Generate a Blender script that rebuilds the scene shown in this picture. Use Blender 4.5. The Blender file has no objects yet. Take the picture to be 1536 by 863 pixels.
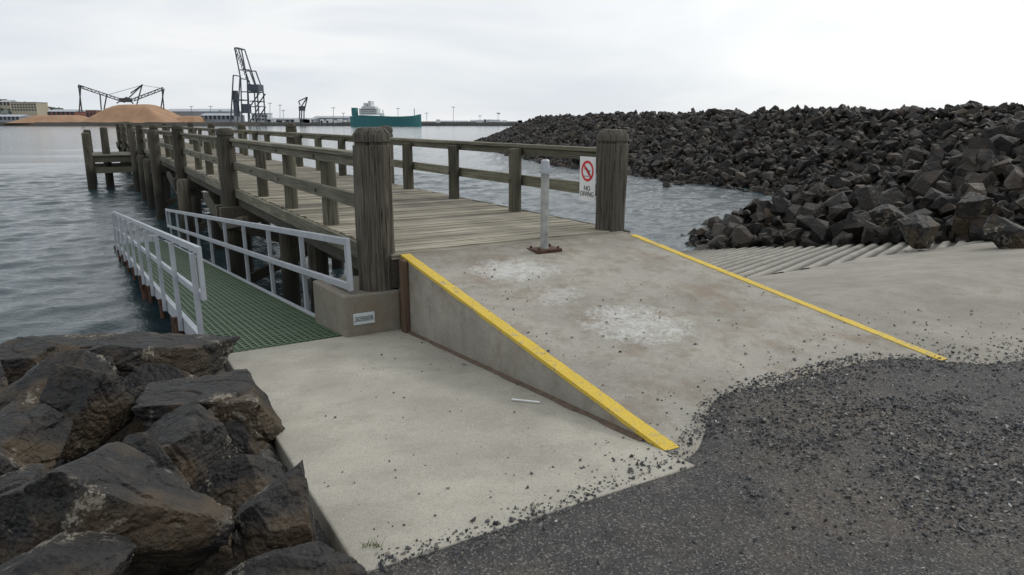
import bpy, bmesh, math, random
import numpy as np
from mathutils import Vector, Matrix, noise
random.seed(7); rng=np.random.default_rng(7)
scene=bpy.context.scene
# ---------------------------------------------------------------- camera
F=1070.0; PITCH=math.atan(248.5/F); CP,SP=math.cos(PITCH),math.sin(PITCH); EYE=1.72
cam=bpy.data.cameras.new("camera"); camo=bpy.data.objects.new("camera",cam)
scene.collection.objects.link(camo); scene.camera=camo
camo.location=(0,0,EYE); camo.rotation_euler=(math.pi/2-PITCH,0,0)
cam.sensor_width=36; cam.lens=36*F/1536; cam.clip_start=.05; cam.clip_end=9000
def ray(u,v):
    x=(u-768)/F; yd=(v-431.5)/F
    return Vector((x,CP-yd*SP,-SP-yd*CP))
def far(u,v,Y):
    r=ray(u,v); t=Y/r.y; return Vector((r.x*t,Y,EYE+r.z*t))
def survey(u,v,t):
    return Vector((0,0,EYE))+ray(u,v)*t
# jetty frame : local x = across (b), local y = along (a)
OX,OY=-1.08,6.80; ANG=math.radians(30.4); CA,SA=math.cos(ANG),math.sin(ANG)
def w2l(X,Y):
    dx,dy=X-OX,Y-OY
    return dx*CA+dy*SA, -dx*SA+dy*CA     # b,a
def l2w(b,a): return OX+b*CA-a*SA, OY+b*SA+a*CA
WATER=-1.7; DECK=0.47; W=2.8
# ---------------------------------------------------------------- material helpers
class NT:
    def __init__(s,name):
        s.m=bpy.data.materials.new(name); s.m.use_nodes=True
        s.n=s.m.node_tree.nodes; s.l=s.m.node_tree.links
        s.b=s.n['Principled BSDF']; s.tc=s.n.new('ShaderNodeTexCoord')
    def link(s,a,b): s.l.new(a,b)
    def mapping(s,scale=(1,1,1),rot=(0,0,0),loc=(0,0,0)):
        mp=s.n.new('ShaderNodeMapping'); mp.inputs['Scale'].default_value=scale
        mp.inputs['Rotation'].default_value=rot; mp.inputs['Location'].default_value=loc
        s.link(s.tc.outputs['Object'],mp.inputs['Vector']); return mp.outputs[0]
    def noise(s,scale,detail=4,rough=.6,vec=None,dist=0):
        t=s.n.new('ShaderNodeTexNoise'); t.inputs['Scale'].default_value=scale
        t.inputs['Detail'].default_value=min(detail,2 if scale>30 else 3.5); t.inputs['Roughness'].default_value=rough
        t.inputs['Distortion'].default_value=dist
        s.link(vec if vec is not None else s.tc.outputs['Object'],t.inputs['Vector']); return t.outputs['Fac']
    def vor(s,scale,feature='F1',vec=None,out='Distance'):
        t=s.n.new('ShaderNodeTexVoronoi'); t.feature=feature; t.inputs['Scale'].default_value=scale
        s.link(vec if vec is not None else s.tc.outputs['Object'],t.inputs['Vector']); return t.outputs[out]
    def ramp(s,fac,stops):
        r=s.n.new('ShaderNodeValToRGB'); cr=r.color_ramp
        while len(cr.elements)<len(stops): cr.elements.new(.5)
        for e,(p,c) in zip(cr.elements,stops):
            e.position=p; e.color=(c,c,c,1) if isinstance(c,(int,float)) else (*c,1)
        s.link(fac,r.inputs[0]); return r.outputs[0]
    def mix(s,fac,a,b,mode='MIX'):
        m=s.n.new('ShaderNodeMix'); m.data_type='RGBA'; m.blend_type=mode
        for sock,val in ((m.inputs[0],fac),(m.inputs[6],a),(m.inputs[7],b)):
            if isinstance(val,(int,float)): sock.default_value=val
            elif isinstance(val,tuple): sock.default_value=(*val,1)
            else: s.link(val,sock)
        return m.outputs[2]
    def math(s,op,a,b=0.,c=None,clamp=False):
        m=s.n.new('ShaderNodeMath'); m.operation=op; m.use_clamp=clamp
        for i,val in enumerate((a,b,c)):
            if val is None: continue
            if isinstance(val,(int,float)): m.inputs[i].default_value=val
            else: s.link(val,m.inputs[i])
        return m.outputs[0]
    def attr(s,name='rnd'):
        a=s.n.new('ShaderNodeAttribute'); a.attribute_name=name; return a.outputs['Fac']
    def sep(s,vec=None):
        x=s.n.new('ShaderNodeSeparateXYZ'); s.link(vec if vec is not None else s.tc.outputs['Object'],x.inputs[0]); return x.outputs
    def color(s,c):
        if isinstance(c,tuple): s.b.inputs['Base Color'].default_value=(*c,1)
        else: s.link(c,s.b.inputs['Base Color'])
    def rough(s,r):
        if isinstance(r,(int,float)): s.b.inputs['Roughness'].default_value=r
        else: s.link(r,s.b.inputs['Roughness'])
    def bump(s,h,strength=.5,dist=.01,prev=None):
        b=s.n.new('ShaderNodeBump'); b.inputs['Strength'].default_value=strength; b.inputs['Distance'].default_value=dist
        s.link(h,b.inputs['Height'])
        if prev is not None: s.link(prev,b.inputs['Normal'])
        s.link(b.outputs[0],s.b.inputs['Normal']); return b.outputs[0]

def wood(name,c1,c2,axis,dark=.35,tide=False,moss=.0,rvar=.7):
    t=NT(name); sc=[14,14,14]; sc[axis]=.9
    v=t.mapping(tuple(sc)); g=t.noise(1.6,4,.7,v,.4)
    sc2=[60,60,60]; sc2[axis]=1.4; g2=t.noise(1,4,.6,t.mapping(tuple(sc2)))
    big=t.noise(1.3,4,.6)
    col=t.mix(t.ramp(g,[(.3,0.),(.72,1.)]),c1,c2)
    col=t.mix(t.ramp(g2,[(.38,dark),(.5,1.)]),(.02,.017,.012),col)
    col=t.mix(t.ramp(big,[(.35,.0),(.75,.6)]),col,tuple(x*.5 for x in c1))
    rv=t.math('MULTIPLY_ADD',t.attr(),rvar,1-rvar/2)
    cc=t.n.new('ShaderNodeCombineColor')
    for i in range(3): t.link(rv,cc.inputs[i])
    col=t.mix(1.,col,cc.outputs[0],'MULTIPLY')
    if moss: col=t.mix(t.math('MULTIPLY',t.ramp(t.noise(5,4,.7),[(.5,0.),(.68,1.)]),moss),col,(.09,.10,.045))
    if tide:
        z=t.sep()[2]; n=t.math('MULTIPLY_ADD',t.noise(4),.5,z)
        f=t.ramp(t.math('MULTIPLY_ADD',n,.6,.62),[(.28,1.),(.5,0.)])
        col=t.mix(f,col,(.022,.022,.016))
    t.color(col); t.rough(.85)
    n1=t.bump(g2,.9,.01); t.bump(g,.6,.015,n1)
    return t.m
M={}
M['deck']=wood('deck_wood',(.205,.183,.132),(.40,.365,.285),0,.3,rvar=.8)
M['rail']=wood('rail_wood',(.125,.12,.083),(.225,.215,.155),1,.35,moss=.4)
M['post']=wood('post_wood',(.062,.054,.041),(.155,.140,.110),2,.06,moss=.15,rvar=.2)
M['spost']=wood('small_post_wood',(.085,.078,.055),(.165,.155,.113),2,.25,moss=.35)
M['pile']=wood('pile_wood',(.05,.042,.030),(.13,.117,.088),2,.2,tide=True,moss=.3)
M['beam']=wood('beam_wood',(.05,.043,.03),(.11,.098,.07),1,.3)
M['rustwood']=wood('edge_board_wood',(.10,.06,.037),(.17,.115,.07),2,.4,rvar=.1)

def simple(name,c,rough=.6,metal=0,var=.25,scale=6,bump=.2):
    t=NT(name); n=t.noise(scale,4,.65)
    t.color(t.mix(t.ramp(n,[(.3,0.),(.7,1.)]),tuple(x*(1-var) for x in c),tuple(min(1,x*(1+var*.6)) for x in c)))
    t.rough(rough); t.b.inputs['Metallic'].default_value=metal
    if bump: t.bump(t.noise(scale*12,3),bump,.003)
    return t.m
def concrete(name,base=(.33,.315,.27),patches=None,dirt=.6,rust=False,groove=False):
    t=NT(name)
    big=t.noise(.9,4,.65); mid=t.noise(5,4,.75); fine=t.noise(110,3,.7)
    col=t.mix(t.ramp(big,[(.36,0.),(.64,1.)]),tuple(x*.72 for x in base),base)
    col=t.mix(t.math('MULTIPLY',t.ramp(mid,[(.47,0.),(.68,1.)]),dirt),col,(.185,.165,.13))
    col=t.mix(t.ramp(fine,[(.3,.4),(.5,0.)]),col,(.07,.065,.06))
    sp=t.vor(48); col=t.mix(t.ramp(sp,[(.08,.6),(.2,0.)]),col,(.12,.105,.09))
    sp2=t.noise(45,3,.8); col=t.mix(t.ramp(sp2,[(.62,0.),(.70,.5)]),col,(.5,.48,.44))
    if rust:
        col=t.mix(t.math('MULTIPLY',t.ramp(t.noise(2.2,4,.75,t.mapping((1,1,1),loc=(7,3,1))),[(.5,0.),(.68,1.)]),.6),col,(.18,.13,.085))
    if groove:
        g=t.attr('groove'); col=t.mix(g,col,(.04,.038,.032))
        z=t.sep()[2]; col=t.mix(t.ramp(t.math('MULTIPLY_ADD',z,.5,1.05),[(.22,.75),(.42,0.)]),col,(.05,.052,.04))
    if patches:
        xyz=t.sep(); nz=t.noise(7,4,.85,t.mapping(loc=(2,5,0)),.5); nf=t.noise(28,4,.9)
        for (pb,pa,rb,ra,s) in patches:
            dx=t.math('DIVIDE',t.math('SUBTRACT',xyz[0],pb),rb); dy=t.math('DIVIDE',t.math('SUBTRACT',xyz[1],pa),ra)
            d=t.math('ADD',t.math('POWER',t.math('ABSOLUTE',dx),2.),t.math('POWER',t.math('ABSOLUTE',dy),2.))
            m=t.math('SUBTRACT',1.,d,clamp=True)
            q=t.math('MULTIPLY_ADD',m,.16,t.math('MULTIPLY_ADD',nf,.6,t.math('MULTIPLY',nz,.6)))
            f=t.math('MULTIPLY',t.ramp(q,[(.62,0.),(.80,1.)]),t.math('MULTIPLY',t.ramp(m,[(0.,0.),(.25,1.)]),s),clamp=True)
            col=t.mix(f,col,(.54,.54,.52))
        # grime where the timber deck drains on to the concrete
        f=t.math('MULTIPLY',t.ramp(t.math('MULTIPLY_ADD',xyz[1],1.,1.),[(.35,0.),(.95,.85)]),t.ramp(nz,[(.35,.25),(.65,1.)]))
        col=t.mix(f,col,(.13,.115,.085))
    t.color(col); t.rough(.9)
    n=t.bump(fine,.35,.004); t.bump(mid,.3,.012,n)
    return t.m
M['slab']=concrete('slab_concrete',(.42,.40,.335),dirt=.28)
M['ramp']=concrete('ramp_concrete',(.345,.328,.28),patches=[(.85,-.75,.5,.40,.75),(1.05,-2.25,.52,.46,.75),(.8,-1.5,.36,.24,.45)],dirt=.6,rust=True)
M['block']=concrete('block_concrete',(.24,.225,.18),dirt=.8,rust=True)
M['apron']=concrete('apron_concrete',(.30,.285,.24),dirt=.6)
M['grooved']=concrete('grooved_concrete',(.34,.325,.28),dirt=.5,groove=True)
M['galv']=simple('galvanised_steel',(.40,.43,.46),.5,.25,.15,5,.1)
M['rust']=simple('rusty_steel',(.085,.042,.026),.85,.1,.6,14,.5)
M['white']=simple('white_paint',(.74,.75,.74),.4,0,.08,3,.05)
M['red']=simple('red_paint',(.6,.02,.03),.45,0,.05,3,0)
M['black']=simple('black_paint',(.015,.015,.015),.5,0,.1,3,0)
M['plaquegrey']=simple('plaque_face',(.55,.6,.62),.4,0,.1,3,0)
# yellow paint with wear
t=NT('yellow_paint'); n=t.noise(13,4,.85); f=t.noise(120,3,.7)
c=t.mix(t.ramp(n,[(.55,0.),(.63,.85)]),t.mix(t.noise(3),(.52,.36,.03),(.70,.50,.05)),(.36,.30,.17))
c=t.mix(t.ramp(f,[(.32,.9),(.44,0.)]),c,(.14,.105,.045)); t.color(c); t.rough(.75); t.bump(f,.5,.003); M['yellow']=t.m
# basalt
def basalt(name,attr=False,tan=.5,lich=1.):
    t=NT(name); n1=t.noise(1.7,4,.65); n2=t.noise(6,4,.8); n3=t.noise(29,4,.8)
    col=t.mix(t.ramp(n2,[(.34,0.),(.66,1.)]),(.006,.006,.0065),(.032,.030,.028))
    col=t.mix(t.math('MULTIPLY',t.ramp(n1,[(.48,0.),(.6,1.)]),tan),col,(.075,.053,.030))
    col=t.mix(t.ramp(n3,[(.56,0.),(.72,.45)]),col,(.10,.088,.075))
    if lich:
        l=t.math('MULTIPLY',t.ramp(t.noise(2.3,3,.5,t.mapping(loc=(3,8,2))),[(.54,0.),(.60,1.)]),t.ramp(t.noise(13,4,.9),[(.52,0.),(.58,1.)]))
        col=t.mix(t.math('MULTIPLY',l,.7*lich),col,(.27,.25,.20))
    if attr:
        a=t.attr()
        col=t.mix(t.ramp(a,[(.0,0.),(.62,0.),(.84,.35),(.96,.65),(1.,.95)]),col,
                  t.mix(n2,(.06,.042,.026),(.14,.115,.09)))
        v=t.ramp(t.math('FRACT',t.math('MULTIPLY',a,17.3)),[(0.,.35),(1.,1.1)])
        col=t.mix(1.,col,v,'MULTIPLY')
    t.color(col); t.rough(t.ramp(n2,[(.3,.5),(.7,.8)])); t.b.inputs['Specular IOR Level'].default_value=.32
    b=t.bump(n3,.7,.018); t.bump(n2,.9,.07,b)
    return t.m
M['basalt']=basalt('basalt',tan=.75); M['riprap']=basalt('riprap_rock',True,.35,.3)
t=NT('tan_rock'); t.color(t.mix(t.noise(5,4),(.22,.155,.09),(.42,.34,.25))); t.rough(.8); t.bump(t.noise(20,4),.6,.02); M['tan']=t.m
t=NT('gravel_stone'); a=t.attr()
t.color(t.ramp(a,[(0.,(.018,.020,.023)),(.5,(.048,.050,.056)),(.75,(.10,.10,.098)),(.9,(.17,.15,.12)),(.95,(.2,.2,.2)),(1.,(.42,.40,.37))])); t.rough(.7); M['gravel']=t.m
# asphalt / earth ground
t=NT('asphalt'); n1=t.noise(.8,4,.7); n2=t.noise(4,4,.75)
col=t.mix(t.ramp(n2,[(.32,0.),(.68,1.)]),(.027,.027,.028),(.066,.063,.059))
col=t.mix(t.math('MULTIPLY',t.ramp(n1,[(.46,0.),(.6,1.)]),.62),col,(.105,.085,.064))
g=t.n.new('ShaderNodeSeparateColor'); vt=t.n.new('ShaderNodeTexVoronoi'); vt.inputs['Scale'].default_value=120; t.link(t.tc.outputs['Object'],vt.inputs['Vector']); t.link(vt.outputs['Color'],g.inputs[0])
col=t.mix(t.ramp(g.outputs[0],[(.72,0.),(.85,.45),(1.,.9)]),col,(.19,.18,.165))
col=t.mix(t.ramp(g.outputs[1],[(.6,0.),(.9,.75)]),col,(.014,.014,.015))
t.color(col); t.rough(.85); b=t.bump(vt.outputs['Distance'],.9,.006); t.bump(n2,.4,.02,b); M['asphalt']=t.m
# water
t=NT('sea_water'); t.color((.030,.052,.060)); t.b.inputs['IOR'].default_value=1.33
t.rough(.09); s=t.mapping((1,1.7,1),rot=(0,0,.5))
b=t.bump(t.noise(3.2,4,.65,s,.5),.8,.04); t.bump(t.noise(14,3,.6,s,.5),.7,.012,b); M['water']=t.m
# ---------------------------------------------------------------- mesh helpers
def link(o,parent=None):
    scene.collection.objects.link(o)
    if parent is not None: o.parent=parent
    return o
def empty(name,loc=(0,0,0),rot=(0,0,0),parent=None):
    e=bpy.data.objects.new(name,None); e.location=loc; e.rotation_euler=rot; e.empty_display_size=.2; return link(e,parent)
class MB:
    def __init__(s): s.v=[];s.f=[];s.r=[]
    def add(s,vs,fs,r=None):
        o=len(s.v); r=random.random() if r is None else r
        s.v+= [tuple(x) for x in vs]; s.f+=[tuple(i+o for i in f) for f in fs]; s.r+=[r]*len(vs)
    def box(s,lo,hi,r=None):
        x0,y0,z0=lo;x1,y1,z1=hi
        s.add([(x0,y0,z0),(x1,y0,z0),(x1,y1,z0),(x0,y1,z0),(x0,y0,z1),(x1,y0,z1),(x1,y1,z1),(x0,y1,z1)],
          [(0,3,2,1),(4,5,6,7),(0,1,5,4),(1,2,6,5),(2,3,7,6),(3,0,4,7)],r)
    def beam(s,p,q,w,h,r=None,up=(0,0,1)):
        p=Vector(p);q=Vector(q);d=(q-p).normalized();up=Vector(up)
        if abs(d.dot(up))>.98: up=Vector((1,0,0))
        sx=d.cross(up).normalized(); uz=sx.cross(d)
        vs=[]
        for c in (p,q):
            for a,b in ((-1,-1),(1,-1),(1,1),(-1,1)): vs.append(c+sx*(a*w/2)+uz*(b*h/2))
        s.add(vs,[(0,1,2,3),(7,6,5,4),(0,4,5,1),(1,5,6,2),(2,6,7,3),(3,7,4,0)],r)
    def cyl(s,p,q,r0,r1=None,seg=12,r=None):
        r1=r0 if r1 is None else r1; p=Vector(p);q=Vector(q);d=(q-p).normalized()
        up=Vector((0,0,1)) if abs(d.z)<.9 else Vector((1,0,0)); sx=d.cross(up).normalized(); sy=d.cross(sx)
        vs=[]
        for c,rr in((p,r0),(q,r1)):
            for i in range(seg):
                an=2*math.pi*i/seg; vs.append(c+sx*(rr*math.cos(an))+sy*(rr*math.sin(an)))
        fs=[(i,(i+1)%seg,seg+(i+1)%seg,seg+i) for i in range(seg)]+[tuple(range(seg))[::-1],tuple(range(seg,2*seg))]
        s.add(vs,fs,r)
    def lathe(s,cx,cy,prof,seg=28,rough=.006,r=None,seed=0,cracks=0):
        vs=[];fs=[]
        for (rr,z) in prof:
            for i in range(seg):
                an=2*math.pi*i/seg
                k=noise.noise(Vector((math.cos(an)*2.2+seed,math.sin(an)*2.2,z*.7)))*rough*2.+noise.noise(Vector((math.cos(an)*9+seed,math.sin(an)*9,z*1.2)))*rough
                if cracks:
                    c=noise.noise(Vector((math.cos(an)*6+seed*3,math.sin(an)*6,z*.8))); k-=cracks*max(0,1-abs(c)/.07)
                R=rr+k*(1 if rr>.06 else .3)
                vs.append((cx+R*math.cos(an),cy+R*math.sin(an),z))
        n=len(prof)
        for j in range(n-1):
            for i in range(seg):
                fs.append((j*seg+i,j*seg+(i+1)%seg,(j+1)*seg+(i+1)%seg,(j+1)*seg+i))
        fs.append(tuple(range(seg))[::-1]); fs.append(tuple((n-1)*seg+i for i in range(seg)))
        s.add(vs,fs,r)
    def obj(s,name,mat,parent=None,bevel=0,smooth=False):
        me=bpy.data.meshes.new(name); me.from_pydata(s.v,[],s.f); me.update()
        at=me.attributes.new('rnd','FLOAT','POINT'); at.data.foreach_set('value',s.r)
        me.materials.append(mat); o=bpy.data.objects.new(name,me); link(o,parent)
        bm=bmesh.new(); bm.from_mesh(me); bmesh.ops.recalc_face_normals(bm,faces=bm.faces); bm.to_mesh(me); bm.free()
        if smooth:
            me.polygons.foreach_set('use_smooth',[True]*len(me.polygons))
            try: me.set_sharp_from_angle(angle=math.radians(40))
            except Exception: pass
        if bevel:
            b=o.modifiers.new('b','BEVEL'); b.width=bevel; b.segments=2; b.limit_method='ANGLE'
        return o
def np_mesh(name,V,Fc,mat,parent=None,rnd=None,smooth=False):
    me=bpy.data.meshes.new(name); k=Fc.shape[1]
    me.vertices.add(len(V)); me.vertices.foreach_set('co',V.astype(np.float32).ravel())
    me.loops.add(Fc.size); me.loops.foreach_set('vertex_index',Fc.astype(np.int32).ravel())
    me.polygons.add(len(Fc)); me.polygons.foreach_set('loop_start',(np.arange(len(Fc))*k).astype(np.int32))
    me.update(calc_edges=True); me.validate()
    if rnd is not None:
        at=me.attributes.new('rnd','FLOAT','POINT'); at.data.foreach_set('value',rnd.astype(np.float32))
    me.polygons.foreach_set('use_smooth',np.full(len(me.polygons),smooth))
    me.materials.append(mat); return link(bpy.data.objects.new(name,me),parent)
def grid_mesh(name,xs,ys,zf,mat,parent=None,smooth=True):
    X,Y=np.meshgrid(xs,ys); Z=zf(X,Y); V=np.stack([X.ravel(),Y.ravel(),Z.ravel()],1)
    nx,ny=len(xs),len(ys); i,j=np.meshgrid(np.arange(nx-1),np.arange(ny-1)); a=(j*nx+i).ravel()
    return np_mesh(name,V,np.stack([a,a+1,a+nx+1,a+nx],1),mat,parent,smooth=smooth)
def protos(n,npts,flat=.75,seed=1):
    r=np.random.default_rng(seed); out=[]
    for k in range(n):
        bm=bmesh.new()
        for p in r.normal(size=(npts,3)):
            p=p/np.linalg.norm(p); p*= r.uniform(.7,1.); p*=np.array([1.05,r.uniform(.6,.95),r.uniform(flat*.65,flat)])
            bm.verts.new(p)
        res=bmesh.ops.convex_hull(bm,input=bm.verts)
        bmesh.ops.delete(bm,geom=[g for g in res['geom_interior'] if isinstance(g,bmesh.types.BMVert)],context='VERTS')
        bmesh.ops.triangulate(bm,faces=bm.faces); bmesh.ops.recalc_face_normals(bm,faces=bm.faces)
        bm.verts.ensure_lookup_table()
        out.append((np.array([v.co[:] for v in bm.verts]),np.array([[v.index for v in f.verts] for f in bm.faces]))); bm.free()
    return out
def scatter(name,P,S,mat,pr,parent=None,tilt=.5,rn=None,smooth=False):
    Vs=[];Fs=[];Rs=[];off=0; n=len(P)
    idx=rng.integers(0,len(pr),n); rn=rng.random(n) if rn is None else rn
    for k,(pv,pf) in enumerate(pr):
        m=np.where(idx==k)[0]
        if len(m)==0: continue
        yaw=rng.uniform(0,6.283,len(m)); tx=rng.normal(0,tilt,len(m)); ty=rng.normal(0,tilt,len(m))
        cz,sz=np.cos(yaw),np.sin(yaw); cx,sx=np.cos(tx),np.sin(tx); cy,sy=np.cos(ty),np.sin(ty)
        Z=np.zeros_like(cz);O=np.ones_like(cz)
        Rz=np.stack([cz,-sz,Z,sz,cz,Z,Z,Z,O],1).reshape(-1,3,3)
        Rx=np.stack([O,Z,Z,Z,cx,-sx,Z,sx,cx],1).reshape(-1,3,3)
        Ry=np.stack([cy,Z,sy,Z,O,Z,-sy,Z,cy],1).reshape(-1,3,3)
        R=Rx@Ry@Rz
        v=np.einsum('nij,vj->nvi',R,pv)*S[m][:,None,None]+P[m][:,None,:]
        nv=len(pv); f=pf[None]+(np.arange(len(m))*nv)[:,None,None]+off
        Vs.append(v.reshape(-1,3)); Fs.append(f.reshape(-1,3)); Rs.append(np.repeat(rn[m],nv)); off+=nv*len(m)
    return np_mesh(name,np.concatenate(Vs),np.concatenate(Fs),mat,parent,np.concatenate(Rs),smooth)
def sst(e0,e1,x):
    t=np.clip((x-e0)/(e1-e0),0,1); return t*t*(3-2*t)
_k=np.random.default_rng(5).uniform(-1,1,(14,3))
def snoise(X,Y,s):
    r=np.zeros_like(X)
    for i,(a,b,c) in enumerate(_k): r+=np.sin((X*(a*2)+Y*(b*2))*s+c*9+np.sin((X*b-Y*a)*s*1.3+c*5))
    return r/5.
# ---------------------------------------------------------------- ground
def slabz(a): return -.0734*(a+3.85)
def rampz(a): return DECK+.127*a
def apronz(a): return np.where(a>-2,-.175*(a+2),0.)
def G(X,Y):
    b=(X-OX)*CA+(Y-OY)*SA; a=-(X-OX)*SA+(Y-OY)*CA
    bump=sst(0,.8,b)*sst(3.2,2.2,b)
    nz=snoise(X,Y,4)*.004+snoise(X,Y,11)*.003
    T=sst(-3.55,-4.05,a-.5*bump+.35*sst(3.,4.5,b)+snoise(X,Y,2.2)*.03)
    z=(-.12)*(1-T)+(.008+.036*bump*sst(-5.2,-3.7,a)+nz)*T
    ap=apronz(a)-.04; z=np.where((b>2.85)&(a>-3.5),np.minimum(z,ap),z)
    z=np.where((b>-1.78)&(b<=2.85)&(a>-3.4),np.minimum(z,-.14-.0734*(a+3.4)),z)
    z=np.where((b<=2.85)&(a>.15),np.minimum(z,-.5-1.6*(a-.15)),z)
    d=np.minimum(-1.78-b,a+5.3); z=np.where(d>0,np.minimum(z,-.10*np.clip(d*8,0,1)-.42*d),z)
    return np.clip(z,-4,1)
def G1(x,y): return float(G(np.array([x]),np.array([y]))[0])
xs=np.concatenate([[-600,-200,-80,-40,-25],np.arange(-16,-4,.3),np.arange(-4,8,.05),np.arange(8,16,.3),[20,40,90,250,800]])
ys=np.concatenate([[-800,-200,-60,-20,-8],np.arange(-4,1.2,.3),np.arange(1.2,7.5,.05),np.arange(7.5,22,.3),[24,27,30]])
grid_mesh('ground',xs,ys,G,M['asphalt'])
# water
def waves(X,Y):
    r=np.random.default_rng(3); Z=np.zeros_like(X); D=np.hypot(X,Y)
    for i in range(34):
        wl=.28*1.09**i; an=-0.9+r.normal(0,.6); amp=.0072*wl**.8*(1.0 if wl<1.8 else .45)
        k=2*math.pi/wl; ph=r.uniform(0,6.28)
        s=np.sin(k*(X*math.cos(an)+Y*math.sin(an))+ph+.6*np.sin(X*.21*(i%5+1)+Y*.17))
        Z+=amp*(s+ .3*s*s)*np.clip((wl*90-D)/(wl*40)+1,0,1)
    return WATER+Z*sst(160,70,D)
xs=np.concatenate([-np.geomspace(5000,36,30),np.arange(-35,24,.15),np.geomspace(25,5000,30)])
ys=np.concatenate([[-30,0,3],np.arange(5,48,.12),48*1.035**np.arange(1,60),np.geomspace(420,8000,14)])
grid_mesh('water',xs,ys,waves,M['water'])
# ---------------------------------------------------------------- access slab & boat ramp & concrete ramp
def prism(name,pts_top,zbot,mat,parent=None,bevel=.01):
    m=MB(); n=len(pts_top); vs=list(pts_top)+[(x,y,zbot) for x,y,z in pts_top]
    m.add(vs,[tuple(range(n)),tuple(range(2*n-1,n-1,-1))]+[(i,n+i,n+(i+1)%n,(i+1)%n) for i in range(n)])
    return m.obj(name,mat,parent,bevel)
FR=dict(loc=(OX,OY,0),rot=(0,0,ANG))
e=empty('concrete_access_slab',**FR)
prism('slab',[(-1.78,-4.0,slabz(-4.0)),(-.003,-4.0,slabz(-4.0)),(-.003,.1,slabz(.1)),(-1.66,.1,slabz(.1))],-.9,M['slab'],e,.012)
e=empty('boat_ramp_apron',**FR)
def apf(b,a): return apronz(a)+snoise(b,a,1.3)*.003-.003
grid_mesh('apron_surface',np.linspace(2.82,11.9,60),np.linspace(-5.6,.35,50),apf,M['apron'],e)
GTH=math.radians(26)
def gw(b,a):
    q=-b*math.sin(GTH)+a*math.cos(GTH); p=b*math.cos(GTH)+a*math.sin(GTH)
    w=np.sin(2*math.pi*q/.26+.25*np.sin(p*1.3)); edge=sst(.0,.1,a-.35-.12*np.sin(b*1.7)-.1*(b-6)*.3)
    return w,edge
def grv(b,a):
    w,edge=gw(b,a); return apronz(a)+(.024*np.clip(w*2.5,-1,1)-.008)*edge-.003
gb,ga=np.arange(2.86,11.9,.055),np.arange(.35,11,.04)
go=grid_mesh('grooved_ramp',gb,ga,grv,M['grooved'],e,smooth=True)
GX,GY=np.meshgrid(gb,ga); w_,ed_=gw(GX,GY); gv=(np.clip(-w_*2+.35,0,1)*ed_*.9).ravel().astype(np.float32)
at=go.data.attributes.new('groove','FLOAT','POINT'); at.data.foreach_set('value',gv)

e=empty('concrete_ramp',**FR)
a0,a1=-4.1,.0
prism('ramp_body',[(0,a0,rampz(a0)),(W+.03,a0,rampz(a0)),(W+.03,a1,rampz(a1)-.002),(0,a1,rampz(a1)-.002)],-1.2,M['ramp'],e,.01)
def strip(b0,b1,aa,ab,name):
    m=MB(); n=60; vs=[];fs=[]
    for i in range(n+1):
        a=aa+(ab-aa)*i/n; j=.005*noise.noise(Vector((a*5,b0,0))); k=.006*noise.noise(Vector((a*6,b1,9)))
        z=rampz(a)
        vs+=[(b0,a,z-.020-.012*noise.noise(Vector((a*3,1,4)))),(b0,a,z+.006),(b1+k+j,a,z+.006),(b1+k+j,a,z-.01)]
    for i in range(n):
        for q in range(3): fs.append((4*i+q,4*i+q+1,4*i+q+5,4*i+q+4))
    m.add(vs,fs); m.obj(name,M['yellow'],e)
strip(-.006,.09,-3.78,-.02,'yellow_edge_near'); strip(W-.05,W+.034,-3.70,-.12,'yellow_edge_far')
m=MB(); m.box((-.05,-.20,-.33),(.0-.004,-.075,.44)); m.obj('edge_board',M['rustwood'],e,.006)
m=MB()
vs=[];n=40
for i in range(n+1):
    a=-3.6+3.4*i/n; wd=.035+.02*noise.noise(Vector((a*4,0,0)))
    vs+=[(-.0035,a,slabz(a)+.018),(-wd,a,slabz(a)+.004)]
m.add(vs,[(2*i,2*i+1,2*i+3,2*i+2) for i in range(n)]); m.obj('joint_dirt',simple('joint_dirt',(.12,.085,.06),.95,0,.4,12,.4),e)
# abutment block
e=empty('abutment_block',**FR)
prism('block',[(-.58,.0,.12),(-.012,.0,.12),(-.012,.95,.10),(-.62,.95,.10)],-2.2,M['block'],e,.02)
m=MB(); m.box((-.012+.002,.02,-2.4),(W+.2,.5,.17)); m.obj('abutment_wall',M['block'],e,.015)
e2=empty('name_plaque',**FR)
m=MB(); m.box((-.50,-.012,-.17),(-.29,-.001,-.06)); m.obj('plate',M['plaquegrey'],e2,.002)
def text(body,size,mat,parent,mtx,name,al='CENTER'):
    c=bpy.data.curves.new(name,'FONT'); c.body=body; c.size=size; c.align_x=al; c.align_y='CENTER'; c.extrude=.0008; c.space_line=.85
    c.materials.append(mat); o=bpy.data.objects.new(name,c); link(o,parent); o.matrix_local=mtx; return o
mt=Matrix(((1,0,0,-.395),(0,0,-1,-.0145),(0,1,0,-.115),(0,0,0,1)))
text("PONTOON ACCESS\nNO SWIMMING OR\nJUMPING FROM JETTY",.02,M['black'],e2,mt,'lettering')
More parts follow.
